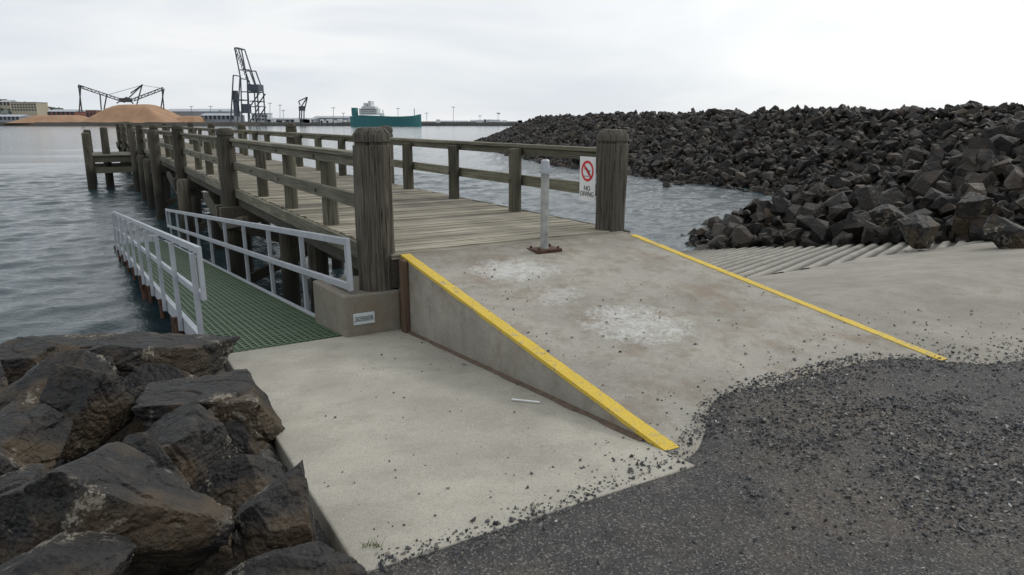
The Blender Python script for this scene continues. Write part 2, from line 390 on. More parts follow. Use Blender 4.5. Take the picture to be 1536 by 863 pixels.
# ---------------------------------------------------------------- jetty
J=empty('timber_jetty',**FR)
AEND=57.
m=MB(); a=.02
while a<AEND:
    w=random.uniform(.135,.15); j=random.uniform(-.025,.025); z=DECK+random.uniform(-.007,.004)
    m.box((-.06+j,a,z-.045),(W+.06+j,a+w,z)); a+=w+random.uniform(.014,.023)
m.obj('deck_planks',M['deck'],J,.004)
m=MB()
for b in (-.02,.75,1.4,2.05,W+.02):
    m.box((b-.07,.03,DECK-.33),(b+.07,AEND,DECK-.058))
m.obj('stringers',M['beam'],J)
m=MB()
for b0 in (-.135,W+.095):
    a=.1
    while a<AEND: m.box((b0,a,DECK-.17),(b0+.04,min(a+4,AEND)-.008,DECK-.005)); a+=4
m.obj('fascia',M['rail'],J,.005)
bays=[0.2,8.3,16.4,24.5,32.6,40.7,48.8,56.8]
big=MB()
def bigpost(b,a,top,bot,R=.172,seed=0,mb=None,seg=28,cr=0):
    z=bot; prof=[]
    while z<top-.26: prof.append((R,z)); z+=.12 if not cr else .05
    prof+=[(R,top-.25),(R,top-.165),(R*.90,top-.155),(R*.90,top-.135),(R,top-.125),(R*.99,top-.06),(R*.78,top-.012),(R*.70,top),(R*.35,top+.008)]
    (mb or big).lathe(b,a,prof,seg,seed=seed,rough=.009 if seg>20 else .004,cracks=cr)
bigpost(-.17,.2,1.665,.10,.177,1,seg=110,cr=.014); bigpost(W-.0,.32,1.63,.2,.174,5,seg=110,cr=.012)
big.obj('end_posts',M['post'],J,0,True)
pl=MB()
for i,a in enumerate(bays[1:]):
    bigpost(-.2,a,1.62+random.uniform(-.03,.04),-3.2,.165,i*3+2,pl,18)
    bigpost(W+.2,a,1.66+random.uniform(-.03,.04),-3.2,.165,i*3+9,pl,18)
pl.obj('piles',M['pile'],J,0,True)
m=MB()
for i,a in enumerate(bays[1:]):
    m.box((-.45,a-.32,DECK-.66),(W+.45,a-.17,DECK-.335)); m.box((-.45,a+.17,DECK-.66),(W+.45,a+.32,DECK-.335))
    m.beam((-.2,a-.20,-.2),(W+.2,a-.20,-1.5),.08,.2); m.beam((-.2,a+.2,-1.5),(W+.2,a+.2,-.2),.08,.2)
    m.beam((-.36,a,-.25),(-.36,a+2.3,DECK-.35),.1,.16)
    m.beam((-.36,a,-.25),(-.36,a-2.3,DECK-.35),.1,.16)
m.obj('crossheads',M['beam'],J,.006)
m=MB()
for a in (2.2,4.3,6.2,10.4,12.4,14.4,18.5,20.5,22.5,28.5,36.6,44.6):
    for b in (.35,W-.35): m.lathe(b,a,[(.15,-3.2),(.15,-2),(.15,-1),(.15,DECK-.34)],14,seed=a+b)
for a,tp in ((13.6,.3),(21.5,1.45),(25.6,.3),(29,.3),(34,1.4)):
    m.lathe(-.48,a,[(.16,-3.2),(.16,-2),(.16,-1),(.155,0),(.15,tp-.06),(.11,tp)],16,seed=a)
m.obj('fender_piles',M['pile'],J,0,True)
sp=MB(); rl=MB(); cap=MB()
sa=[]
for i in range(len(bays)-1):
    for k in (2.25,4.25,6.25): sa.append(bays[i]+k)
for a in sa:
    for b in (.05,W-.06):
        top=1.335+random.uniform(-.01,.02)
        R=.092
        sp.lathe(b,a,[(R,DECK-.02),(R,DECK+.3),(R,DECK+.6),(R,top-.02),(R*.9,top),(R*.4,top+.004)],20,rough=.008,seed=a*3+b)
sp.obj('rail_posts',M['spost'],J,0,True)
for side in (0,1):
    for i in range(len(bays)-1):
        a0,a1=bays[i]+(.12 if side else .1),bays[i+1]
        mid=(a0+a1)/2+.2
        bb=-.085 if side==0 else W+.075
        for (s0,s1) in ((a0,mid),(mid,a1)):
            rl.box((bb-.035,s0+.004,1.265),(bb+.035,s1-.004,1.41-.047))
            j=random.uniform(-.004,.004)
            cap.box((bb-.075,s0+.003,1.365+j),(bb+.075+.02,s1-.003,1.412+j))
            rl.box((bb-.035,s0+.004,.83+j),(bb+.035,s1-.004,.975+j))
rl.obj('side_rails',M['rail'],J,.007); cap.obj('cap_rails',M['rail'],J,.007)
m=MB()
for a in sa[:12]:
    for z in (.90,1.31): m.cyl((-.118,a,z),(-.135,a,z),.019,seg=8); m.cyl((W-.06-.095,a,z),(W-.06-.105,a,z),.017,seg=8)
m.obj('bolts',M['rust'],J)
m=MB()
for b,a,tp in ((-2.45,36,1.2),(-1.6,37.6,1.45),(-2.35,40.5,1.3)): m.lathe(b,a,[(.2,-3.2),(.2,-2),(.2,-.8),(.19,.4),(.18,tp-.05),(.12,tp)],16,seed=a)
m.obj('finger_piles',M['pile'],J,0,True)
m=MB()
for z in (-.15,-.7): m.beam((-2.6,36.15,z),(-.1,36.15,z),.12,.3); m.beam((-2.5,40.3,z),(-.1,40.3,z),.12,.3)
m.box((-2.6,36,.0),(-.1,40.6,.06)); m.obj('finger_landing',M['rail'],J,.006)
m=MB()
m.box((-.3,AEND-.3,DECK-.4),(W+.3,AEND+.1,DECK-.06)); 
for z in (1.33,.9): m.box((-.1,AEND-.1,z-.07),(W+.1,AEND-.02,z+.07))
m.obj('end_rail',M['rail'],J,.006)
# ---------------------------------------------------------------- steel pole
bb,aa=w2l(.335,7.27)
e=empty('steel_pole',loc=(.335,7.27,rampz(aa)+.012),rot=(0,0,ANG))
m=MB(); m.box((-.15,-.11,-.03),(.15,.11,.006)); 
for x in(-.115,.115):
    for y in(-.08,.08): m.cyl((x,y,.004),(x,y,.03),.014,seg=8)
m.obj('base_plate',M['rust'],e,.003)
m=MB(); m.cyl((0,0,.0),(0,0,.83),.042,seg=24); m.obj('tube',simple('weathered_pole',(.35,.355,.34),.6,.1,.4,9,.3),e,0,True)
m=MB(); m.cyl((0,0,.77),(0,0,.80),.062,seg=20);m.cyl((0,0,.80),(0,0,.83),.05,seg=20); m.cyl((0,0,.83),(0,0,.895),.047,.043,seg=20); m.cyl((0,0,.895),(0,0,.91),.043,.03,seg=20)
m.beam((-.075,-.045,.80),(.075,-.045,.80),.02,.03); m.obj('cap',M['galv'],e,0,True)
# ---------------------------------------------------------------- sign
S=empty('no_diving_sign',**FR)
sx=W-.10; ac=.66; zc=1.04
m=MB(); m.box((sx,ac-.16,zc-.27),(sx+.006,ac+.16,zc+.27)); m.obj('panel',M['white'],S,.002)
m=MB(); 
for z in(.9,1.2): m.box((sx+.007,ac-.12,z-.02),(W+.04,ac+.12,z+.02))
m.obj('bracket',M['galv'],S)
m=MB(); n=40; cz=zc+.10; x=sx-.003
vs=[];fs=[]
for i in range(n):
    an=2*math.pi*i/n
    for R in (.095,.125): vs.append((x,ac+R*math.cos(an),cz+R*math.sin(an)))
fs=[(2*i,2*i+1,(2*i+3)%(2*n),(2*i+2)%(2*n)) for i in range(n)]; m.add(vs,fs)
m.obj('red_ring',M['red'],S)
m2=MB(); m2.beam((x-.0045,ac+.08,cz+.08),(x-.0045,ac-.08,cz-.08),.024,.002,up=(1,0,0)); m2.obj('red_slash',M['red'],S)
m=MB(); x2=x-.001
m.cyl((x2,ac-.045,cz-.035),(x2-.002,ac-.045,cz-.035),.016,seg=14)
m.beam((x2,ac-.03,cz-.02),(x2,ac+.02,cz+.035),.022,.002,up=(1,0,0)); m.beam((x2,ac+.02,cz+.035),(x2,ac+.055,cz+.02),.014,.002,up=(1,0,0)); m.beam((x2,ac-.02,cz-.01),(x2,ac-.06,cz+.01),.01,.002,up=(1,0,0))
for k in range(3): m.beam((x2,ac-.07+.05*k,cz-.068),(x2,ac-.04+.05*k,cz-.06),.007,.002,up=(1,0,0))
m.obj('diver_symbol',M['black'],S)
mt=Matrix(((0,0,-1,sx-.003),(-1,0,0,ac),(0,1,0,zc-.145),(0,0,0,1)))
text("NO\nDIVING",.082,M['black'],S,mt,'lettering')
# ---------------------------------------------------------------- gangway
gx,gy=l2w(-1.10,.1)
Gw=empty('steel_gangway',loc=(gx,gy,-.285),rot=(-.082,0,ANG+math.radians(1.3)))
L=16.
tg=NT('green_grating'); tg.color(tg.mix(tg.noise(2,4),(.035,.068,.033),(.078,.13,.066))); tg.rough(.6); tg.bump(tg.noise(60),.3,.003)
m=MB(); y=.0
while y<L: m.box((-.55,y,-.028),(.55,y+.045,random.uniform(-.003,.002)),.5); y+=.09
for i in range(19):
    x=-.55+i*.061; m.box((x-.011,0,-.034),(x+.011,L,.007),.5)
m.obj('grating',tg.m,Gw)
m=MB(); m.box((-.57,0,-.13),(.57,L,-.11)); m.obj('gap_shade_sheet',simple('painted_gap_shade',(.012,.02,.014),.8,0,.2,4,0),Gw)  # added near-black sheet; shade below the grating is put into its colour
m=MB()
for x in(-.6,.6): m.box((x-.03,0,-.16),(x+.03,L,.01))
m.obj('frame',M['galv'],Gw,.003)
m=MB()
HT,HM=.90,.47
for s,x,st in ((-1,-.66,.55),(1,.655,.06)):
    ys_=[st+1.62*i for i in range(10)]
    for y in ys_: m.box((x-.025,y-.025,-.14),(x+.025,y+.025,HT-.03))
    y0,y1=ys_[0]-.14,ys_[-1]+.2
    xo=x-.043*s
    for z in (HT,HM): m.box((xo-.02,y0,z-.035),(xo+.02,y1,z+.035))
    for y in (y0+.0,y1): m.box((xo-.0205,y-.035,HM-.036),(xo+.0205,y+.035,HT+.036))
m.obj('handrails',M['galv'],Gw,.006)
m=MB()
for i in range(1,10):
    y=.6+1.62*i
    m.cyl((-.69,y,-.02),(-.69,y,-.24),.032,seg=8); m.box((-.725,y-.04,-.05),(-.63,y+.04,.02))
m.obj('rusty_brackets',M['rust'],Gw,.004)
m=MB()
for y,zb in((4,-3),(9,-3),(14,-2.5)):
    for x in(-.5,.5): m.cyl((x,y,-.14),(x,y,zb),.09,seg=12)
m.obj('support_piles',M['rust'],Gw)
# ---------------------------------------------------------------- boulders
def ico(n):
    bm=bmesh.new(); bmesh.ops.create_icosphere(bm,subdivisions=n,radius=1)
    V=np.array([v.co[:] for v in bm.verts]); Fc=np.array([[v.index for v in f.verts] for f in bm.faces]); bm.free(); return V,Fc
IV,IF=ico(6)
def boulder(name,c,dims,seed,yaw=0,mat=None,npl=9,tilt=(0,0),parent=None):
    r=np.random.default_rng(seed)
    n=[];
    while len(n)<npl:
        q=r.normal(size=3); q/=np.linalg.norm(q)
        if all(np.dot(q,w)<.66 for w in n) or r.random()<.02: n.append(q)
    d=list(r.uniform(.46,.80,npl))
    for k in range(22):
        q=r.normal(size=3); q/=np.linalg.norm(q); n.append(q); d.append(r.uniform(.80,1.0))
    n=np.array(n); d=np.array(d)
    off=Vector((seed*3.1,seed*1.7,0))
    wv=np.array([noise.noise_vector(Vector(p)*2.5+off) for p in IV])*.06
    U=IV+wv; U/=np.linalg.norm(U,axis=1)[:,None]
    dot=U@n.T; q=np.where(dot>.02,dot/d,0.)
    k=160.; R=1/( (q**k).sum(1)+ (1/1.22)**k )**(1/k)
    V=IV*R[:,None]
    def ds(p):
        f=noise.fractal(Vector(p)*4+off,.8,2.2,6)*.022
        s=noise.noise(Vector(p)*1.9+off); f-=max(0,.09-abs(s))*.6      # fracture lines
        h=noise.noise(Vector((p[0]*1.2,p[1]*1.2,p[2]*4.5))+off)       # bedding ledges
        f+=(math.floor(h*6)/6-h)*.10
        return f
    dn=np.array([ds(p) for p in V])
    V=V*(1+dn)[:,None]*np.array(dims)[None]/2*1.22
    o=np_mesh(name,V,IF,mat or M['basalt'],parent,smooth=True)
    o.location=c; o.rotation_euler=(tilt[0],tilt[1],yaw); 
    try: o.data.set_sharp_from_angle(angle=math.radians(24))
    except Exception: pass
    return o
BL=[(240,548,5.3,(1.16,.85,.50),.2,(0.08,0),0,17),
(312,628,4.35,(.96,.80,.72),.5,(0,.1),0,12),
(75,598,4.6,(.80,.8,.60),.1,(0,-.1),0,23),
(135,775,2.85,(.82,.72,.70),.3,(.1,.15),0,31),
(265,690,3.75,(.72,.62,.54),-.3,(0,.1),0,44),
(412,790,3.05,(.48,.5,.50),.4,(0,0),0,55),
(360,735,3.5,(.44,.42,.32),.2,(0,0),0,61),
(425,868,2.72,(.50,.4,.20),.1,(0,0),0,72),
(90,530,6.0,(.72,.8,.40),0,(0,0),0,83),
(118,625,4.1,(.50,.5,.60),.8,(.2,0),0,94),
(10,690,3.7,(.62,.7,.58),.5,(0,0),0,95),
(20,790,3.0,(.5,.5,.5),.2,(0,0),0,106),
(60,880,2.35,(.6,.5,.3),.2,(0,0),0,117),
(290,830,3.2,(.52,.5,.42),1.2,(0,0),0,118),
(312,780,3.15,(.20,.17,.13),.5,(0,.2),1,119),
(478,838,2.95,(.13,.12,.10),.5,(0,.0),1,120),
(345,680,4.1,(.5,.5,.4),2.,(0,0),0,121),
(180,660,4.3,(.6,.6,.5),1.,(0,0),0,122),
(235,600,5.0,(.6,.6,.5),1.6,(0,0),0,123),
(215,745,3.4,(.5,.45,.5),1.1,(.2,0),0,124),
(-60,620,4.8,(.8,.8,.6),1.1,(.2,0),0,125),
(20,560,5.6,(.7,.7,.5),1.1,(.2,0),0,126),
(-90,760,3.2,(.8,.8,.6),2.1,(.2,0),0,127)]
for (u,v,tt,dm,yw,tl,k,sd) in BL:
    boulder('boulder',survey(u,v,tt),dm,sd,yw,M['tan'] if k else None,tilt=tl)
PR=protos(20,16,.9,4)
pts=[];sz=[]
while len(pts)<420:
    X=random.uniform(-9,-.9);Y=random.uniform(.8,9); b,a=w2l(X,Y)
    if b<-1.95 and a>-5.2 and -1.78-b<4.6:
        s=random.uniform(.12,.30); pts.append((X,Y,G1(X,Y)-.02)); sz.append(s)
P=np.array(pts); sz=np.array(sz)
scatter('shore_rocks',P,sz,M['riprap'],PR,rn=rng.random(len(P))*.75)
# ---------------------------------------------------------------- breakwater
foot=np.array([(-7,128),(-1.5,80),(3,58),(9.5,39),(13.8,31),(13.3,27),(10,24.4),(6.5,23.3),(5.1,21.8),(4.9,19.5),(6.85,16.1),(8.9,12.7),(10,11),(12,7.5),(14,4),(70,-4),(70,60),(20,140)],float)
def sdist(X,Y):
    P=np.stack([X.ravel(),Y.ravel()],1); best=np.full(len(P),1e9); ins=np.zeros(len(P),bool); n=len(foot)
    for i in range(n):
        A=foot[i];B=foot[(i+1)%n]; AB=B-A; tt=np.clip(((P-A)@AB)/(AB@AB),0,1); d=np.hypot(*(P-(A+tt[:,None]*AB)).T); best=np.minimum(best,d)
        c=((A[1]>P[:,1])!=(B[1]>P[:,1])); xi=(B[0]-A[0])*(P[:,1]-A[1])/((B[1]-A[1]) if B[1]!=A[1] else 1e-9)+A[0]; ins^=c&(P[:,0]<xi)
    return np.where(ins,best,-best).reshape(X.shape)
def bwz(X,Y):
    d=sdist(X,Y); a=-(X-OX)*SA+(Y-OY)*CA; z0=np.maximum(-2.1,apronz(a)-.05)
    z=z0+d*.40+snoise(X,Y,.5)*.12*np.clip(d,0,1); return np.where(d<0,z0+d*1.5,np.minimum(z,2.15+snoise(X,Y,.3)*.14))
B=empty('rock_breakwater')
grid_mesh('core',np.concatenate([np.arange(-12,30,.6),np.arange(30,75,3)]),np.concatenate([np.arange(-5,60,.6),np.arange(60,142,1.5)]),lambda X,Y:np.maximum(bwz(X,Y)-.25,-5),M['basalt'],B)
X=rng.uniform(4,46,30000);Y=rng.uniform(4,48,30000); d=sdist(X,Y); ok=(d>-.35)&(d<13.5)&(np.hypot(X,Y)<60)&(X<Y*1.1+4)
X,Y,d=X[ok],Y[ok],d[ok]; n=len(X)
keep=rng.random(n)<.62; X,Y,d=X[keep],Y[keep],d[keep]
s=rng.lognormal(math.log(.235),.40,len(X)); s=np.clip(s,.12,.62); z=bwz(X,Y)+rng.uniform(-.12,.22,len(X))
near=scatter('armour_rocks_near',np.stack([X,Y,z],1),s,M['riprap'],PR,B,tilt=.8)
X=rng.uniform(-12,40,60000);Y=rng.uniform(46,135,60000); d=sdist(X,Y); ok=(d>-.6)&(d<11)&(rng.random(len(X))<.55); X,Y=X[ok],Y[ok]
s=rng.uniform(.25,.65,len(X)); z=bwz(X,Y)+rng.uniform(-.1,.25,len(X))
scatter('armour_rocks_far',np.stack([X,Y,z],1),s,M['riprap'],protos(8,12,.85,9),B,tilt=.8)
bx=survey(1465,318,13.6); boulder('large_rock',(bx.x,bx.y,bx.z),(1.0,.9,.95),201,.4,parent=B)
for u,v,dd,sd in ((1380,345,12.2,202),(1510,352,11.2,203),(1335,325,14.5,204),(1420,280,17,205)):
    bx=survey(u,v,dd); boulder('large_rock',(bx.x,bx.y,bx.z),(.75,.6,.55),sd,sd,parent=B)
pts=[]
for u,v in ((1062,340),(1085,345),(1105,338),(1125,350),(1150,352),(1180,347),(1205,352),(1160,338),(1230,345),(1020,279),(1000,281),(1260,350),(1190,358),(1300,352),(1330,356),(1100,352),(1240,357),(1280,360)):
    r=ray(u,v); tt=(EYE-WATER)/-r.z; pts.append((r.x*tt,r.y*tt,WATER+.03))
scatter('armour_rocks_toe',np.array(pts),rng.uniform(.3,.5,len(pts)),M['riprap'],PR,B,rn=rng.random(len(pts))*.5)
# ---------------------------------------------------------------- gravel
GP=protos(10,8,.8,21)
edge=np.array([l2w(-1.8,-4.0),l2w(-.9,-4.0),l2w(0,-3.85),l2w(.65,-3.5),l2w(1.3,-3.4),l2w(2.,-3.42),l2w(2.85,-3.7),l2w(3.4,-4.0),l2w(6.5,-4.8)])
N=300000
X=rng.uniform(-1.2,6.5,N);Y=rng.uniform(1.5,6.5,N)
P2=np.stack([X,Y],1); dist=np.full(N,9.)
for i in range(len(edge)-1):
    A=edge[i];Bq=edge[i+1];AB=Bq-A; tt=np.clip(((P2-A)@AB)/(AB@AB),0,1); dist=np.minimum(dist,np.hypot(*(P2-(A+tt[:,None]*AB)).T))
b=(X-OX)*CA+(Y-OY)*SA; a=-(X-OX)*SA+(Y-OY)*CA
nzv=snoise(X,Y,1.1)+.6*snoise(X,Y,3.7)+.3*snoise(X,Y,9)
bandw=np.where(b<.3,.08,np.where(b<1.,.18,.34))
p=.6*np.exp(-(dist/bandw)**2)*(.45+.55*sst(-.8,.6,nzv))
rightreg=sst(.45,1.3,X)*sst(.15,1.1,nzv+ .26*(X-1.9))
p=np.maximum(p,np.where(a<-3.6,.42*rightreg,0)); p=np.maximum(p,np.where(a<-3.9,.012+.028*sst(.4,1.5,X),0))
hi=.42*(sst(0,.8,b)*sst(3.2,2.2,b))
onr=(a>-3.78+hi)&(b<2.85)
p=np.where(onr,.40*np.exp(-(dist/.06)**2)+.018*np.exp(-(dist/.35)**2)+.005*(.3+sst(-.6,1.,nzv)),p)
p=np.where((b>2.85)&(a>-3.9),.006+.10*np.exp(-(dist/.35)**2),p)
p=np.where(b<-1.7,0,p); p=np.where(a>-.25,p*.3,p)
ok=rng.random(N)<p; X,Y,a,b,dist=X[ok],Y[ok],a[ok],b[ok],dist[ok]
def surf(X,Y,a,b):
    z=G(X,Y); z=np.where((b>=0)&(b<=W)&(a<0),np.maximum(z,rampz(a)),z); z=np.where((b<0)&(b>-1.75)&(a<.1),np.maximum(z,slabz(a)),z)
    z=np.where((b>2.86)&(a<.3)&(a>-5.5),np.maximum(z,apronz(a)),z); return z
s=rng.lognormal(math.log(.0078),.42,len(X)); s=np.clip(s,.004,.022)
z=surf(X,Y,a,b)+s*.35
print('gravel',len(X))
scatter('gravel',np.stack([X,Y,z],1),s,M['gravel'],GP)
e=empty('white_stick',loc=(0,0,0))
def onslab(u,v):
    r=ray(u,v); lo=3.
    for _ in range(200):
        X_,Y_,Z_=r.x*lo,r.y*lo,EYE+r.z*lo; b_,a_=w2l(X_,Y_)
        if Z_<slabz(a_)+.008: break
        lo+=.02
    return (X_,Y_,slabz(a_)+.012)
m=MB(); m.cyl(onslab(768,600),onslab(810,605),.006,seg=8); m.obj('stick',M['white'],e)
m=MB(); p0=onslab(560,822)
for i in range(26):
    an=random.uniform(0,6.28); l=random.uniform(.015,.045); q=Vector((p0[0]+random.uniform(-.04,.04),p0[1]-.03+random.uniform(-.01,.01),.0))
    tip=q+Vector((math.cos(an)*l*.7,math.sin(an)*l*.7,l)); m.add([q-Vector((.002,0,0)),q+Vector((.002,0,0)),tip],[(0,1,2)])
m.obj('grass_tuft',simple('grass',(.13,.15,.05),.8,0,.3,20,0))
# ---------------------------------------------------------------- far shore
def fm(name,c,var=.25,scale=.05): return simple(name,c,.9,0,var,scale,0)  # far materials: haze of distance is mixed into their lighter base colours
mland=fm('far_land',(.07,.068,.06),.3,.03); mhill=fm('far_hill',(.10,.12,.11),.3,.02); mchip=simple('woodchip',(.37,.225,.135),.95,0,.22,.12,0)
msteel=fm('crane_steel',(.095,.11,.135)); mdark=fm('dark_steel',(.08,.08,.085)); mteal=fm('ship_teal',(.05,.19,.20),.1); mwhite=fm('ship_white',(.62,.65,.66),.1)
mgrey=fm('shed_grey',(.27,.30,.33),.15); mroof=fm('shed_roof',(.38,.41,.44),.1); mred=fm('brick_red',(.24,.11,.085),.2); mbeige=fm('beige_wall',(.42,.38,.29),.1); mwin=fm('window_dark',(.05,.06,.07))
YF=620.
m=MB()
xs_=np.linspace(far(-260,183,YF).x,far(790,183,YF).x,90)
vs=[]
for i,x in enumerate(xs_):
    y=YF+8*noise.noise(Vector((x*.02,0,0)))+ (40 if x>-230 else 0)*float(sst(-240,-200,np.array(x)))
    vs+=[(x,y-4,-2.5),(x,y,1.4+.6*noise.noise(Vector((x*.09,3,0)))),(x,y+500,2.5)]
m.add(vs,[(3*i+k,3*i+k+1,3*i+k+4,3*i+k+3) for i in range(89) for k in range(2)]); m.obj('far_shore',mland)
def hill(name,u0,u1,vt,Y,mat,base=184,n=40,pw=1.0,rough=.12,depth=60):
    x0=far(u0,base,Y).x;x1=far(u1,base,Y).x;zt=far((u0+u1)/2,vt,Y).z; xs_=np.linspace(x0,x1,n); ys_=np.linspace(Y-depth/2,Y+depth/2,17)
    def f(X,Yq):
        a=(X-(x0+x1)/2)/((x1-x0)/2); b=(Yq-Y)/(depth/2); r=np.sqrt(a*a+b*b); return 1+(zt-1)*np.clip(1-r,0,1)**pw*(1+rough*snoise(X,Yq,.06))
    return grid_mesh(name,xs_,ys_,f,mat,smooth=True)
hill('hill',-200,135,146,900,mhill,pw=.7,depth=300,n=80); hill('hill',-400,60,140,1100,mhill,pw=.6,depth=300,n=80)
def frust(name,u0,u1,ut0,ut1,vt,Y,depth=46):
    x0=far(u0,185,Y).x;x1=far(u1,185,Y).x;a0=far(ut0,vt,Y).x;a1=far(ut1,vt,Y).x;zt=far(ut0,vt,Y).z
    xs_=np.linspace(x0,x1,60);ys_=np.linspace(Y-depth/2,Y+depth/2,24)
    def f(X,Yq):
        l=np.clip((X-x0)/(a0-x0),0,1);r=np.clip((x1-X)/(x1-a1),0,1);e=np.clip((depth/2-np.abs(Yq-Y))/(depth/2*.6),0,1)
        h=np.minimum(np.minimum(l,r),e); return 1+(zt-1)*sst(-.12,1.12,h)*(1+.03*snoise(X,Yq,.12))-.5
    grid_mesh(name,xs_,ys_,f,mchip)
frust('woodchip_pile',140,278,188,222,156,650,60); frust('woodchip_pile',28,146,66,112,172,640,40); frust('woodchip_pile',262,304,280,296,173,660,30)
def building(name,u0,u1,vt,Y,mw,mr,vb=183,depth=18,rows=0,cols=0,gable=False):
    x0=far(u0,vb,Y).x;x1=far(u1,vb,Y).x;z0=far(u0,vb,Y).z-3;zt=far(u0,vt,Y).z; E=empty(name,loc=(x0,Y,z0)); w=x1-x0;h=zt-z0
    m=MB(); m.box((0,0,0),(w,depth,h if not gable else h*.8)); m.obj('walls',mw,E)
    m=MB()
    if gable:
        q=h*.8; m.add([(-.5,-.5,q),(w+.5,-.5,q),(w+.5,depth+.5,q),(-.5,depth+.5,q),(-.5,depth/2,h),(w+.5,depth/2,h)],[(0,1,5,4),(2,3,4,5),(0,4,3),(1,2,5)])
    else: m.box((-.4,-.4,h+.01),(w+.4,depth+.4,h+.6))
    m.obj('roof',mr,E)
    if rows:
        m=MB()
        for i in range(rows):
            for j in range(cols):
                cx=w*(j+.5)/cols; cz=h*(.35+.6*(i+.5)/rows); m.box((cx-w/cols*.3,-.06,cz-h*.6/rows*.28),(cx+w/cols*.3,.02,cz+h*.6/rows*.28))
        m.obj('windows',mwin,E)
building('apartment_block',18,56,154,800,mbeige,mroof,170,20,3,9); building('hillside_house',0,16,150,850,mbeige,mroof,162,14,1,3,True)
building('brick_warehouse',72,113,164,700,mred,mroof,178,22,1,6,True); building('brick_warehouse',130,146,166,700,mred,mroof,180,18,1,3)
building('hillside_house',56,66,160,820,mwhite,mred,168,12,1,2,True); building('hillside_house',-30,-5,150,850,mwhite,mred,162,12,1,3,True)
building('port_shed',-20,30,172,700,mgrey,mroof,183,20,1,8,True)
building('port_shed',246,345,163,690,mgrey,mroof,180,30,0,0,True); building('port_shed',300,352,170,670,mgrey,mroof,183,26,1,8,True)
building('port_shed',400,470,177,680,mgrey,mroof,184,24,1,10,True); building('port_shed',470,522,174,700,mgrey,mroof,184,24,0,0,True)
building('port_shed',655,700,181,720,mgrey,mroof,185,20,1,8,True); building('port_shed',705,745,180,760,mwhite,mroof,184,20,0,0,True)
building('port_office',378,402,171,690,mwhite,mgrey,183,14,2,5)
def fb(m,Y,p,q,w): 
    a=far(*p,Y);b=far(*q,Y); m.beam(a,b,w,w)
def lattice(m,Y,p,q,w,gap,n=8):
    a=far(*p,Y);b=far(*q,Y); d=(b-a).normalized(); up=Vector((-d.z,0,d.x)); g=up*gap
    m.beam(a+g,b+g,w,w); m.beam(a-g,b-g,w,w)
    for i in range(n):
        s=a+(b-a)*(i/n);e_=a+(b-a)*((i+1)/n); m.beam(s+g*(1 if i%2 else -1),e_-g*(1 if i%2 else -1),w*.7,w*.7)
m=MB(); Y=660
lattice(m,Y,(117,129),(186,152),.7,1.0,12); lattice(m,Y,(200,150),(245,133),.7,1.0,9)
for p,q in (((118,129),(123,168)),((121,129),(119,168)),((117,129),(124,131)),((243,133),(246,165)),((246,133),(241,165)),((160,143),(156,165)),((150,141),(152,165)),((213,128),(186,154)),((213,128),(205,158)),((196,140),(214,127)),((186,152),(200,150)),((175,155),(190,146)),((190,146),(200,156))): fb(m,Y,p,q,.8)
for p,q in (((213,128),(245,133)),((213,128),(160,143))): fb(m,Y,p,q,.3)
a=far(186,150,Y); m.box((a.x-3,Y-3,a.z-2),(a.x+6,Y+3,a.z+1.5)); m.obj('woodchip_stacker',mdark)
m=MB(); Y=655
def at_(u,v,dy): p_=far(u,v,Y); return Vector((p_.x,Y+dy,p_.z))
for dy in(0,16):
    for p,q in (((346,183),(350,113)),((363,183),(361,118)),((375,183),(372,138)),((389,183),(386,138)),((361,118),(352,72)),((372,138),(386,138)),((350,150),(363,150)),((375,152),(388,152)),((357,72),(378,138)),((352,72),(357,72)),((360,105),(374,105)),((374,105),(386,138)),((362,138),(374,138)),((375,160),(389,140)),((375,183),(389,160))):
        m.beam(at_(*p,dy),at_(*q,dy),.9,.9)
for p in((350,113),(361,118),(352,72),(357,72),(372,138),(386,138),(350,150),(363,150),(375,160),(389,160)): m.beam(at_(*p,0),at_(*p,16),.8,.8)
for i in range(12):
    u=352+ (378-352)*i/12; v=74+64*i/12; u2=352+(378-352)*(i+1)/12; v2=74+64*(i+1)/12
    m.beam(at_(u-1,v,0),at_(u2+3,v2,0),.55,.55); m.beam(at_(u+3,v,0),at_(u2-1,v2,0),.55,.55)
a=far(379,132,Y); m.box((a.x-5,Y,a.z-2.5),(a.x+5,Y+14,a.z+3)); a=far(351,150,Y); m.box((a.x-1.5,Y+1,a.z-14),(a.x+2,Y+6,a.z+8))
a=far(366,163,Y);  m.box((a.x-3,Y+1,a.z-4),(a.x+4,Y+7,a.z+4))
m.obj('harbour_crane',msteel)
m=MB(); Y=680
for p,q in (((452,182),(453,160)),((449,160),(457,160)),((449,182),(450,160)),((456,182),(456,160)),((452,160),(461,146)),((456,168),(461,146)),((450,158),(448,152)),((448,152),(461,146))): fb(m,Y,p,q,.9)
a=far(453,163,Y); m.box((a.x-2.5,Y-2,a.z-2),(a.x+2.5,Y+2,a.z+2)); m.obj('mobile_crane',msteel)
Y=600; E=empty('cargo_ship'); 
def sx_(u): return far(u,184,Y).x
def sz_(v): return far(768,v,Y).z
def hullsec(us,vtops,hw,name,mat):
    m=MB(); vs=[]
    for u,vt,w in zip(us,vtops,hw):
        x=sx_(u); vs+=[(x,Y-w,sz_(vt)),(x+(.0),Y-w*.8,-2),(x,Y+w*.8,-2),(x,Y+w,sz_(vt))]
    n=len(us); fs=[(4*i+k,4*i+(k+1)%4,4*i+4+(k+1)%4,4*i+4+k) for i in range(n-1) for k in range(4)]+[(0,1,2,3),(4*n-1,4*n-2,4*n-3,4*n-4)]
    m.add(vs,fs); m.obj(name,mat,E)
hullsec([528,534,545,570,590,605,622,629,632],[175,174,173,174,175,175,174,172,171.5],[6,8,9,9,9,9,7,3,.6],'hull',mteal)
m=MB()
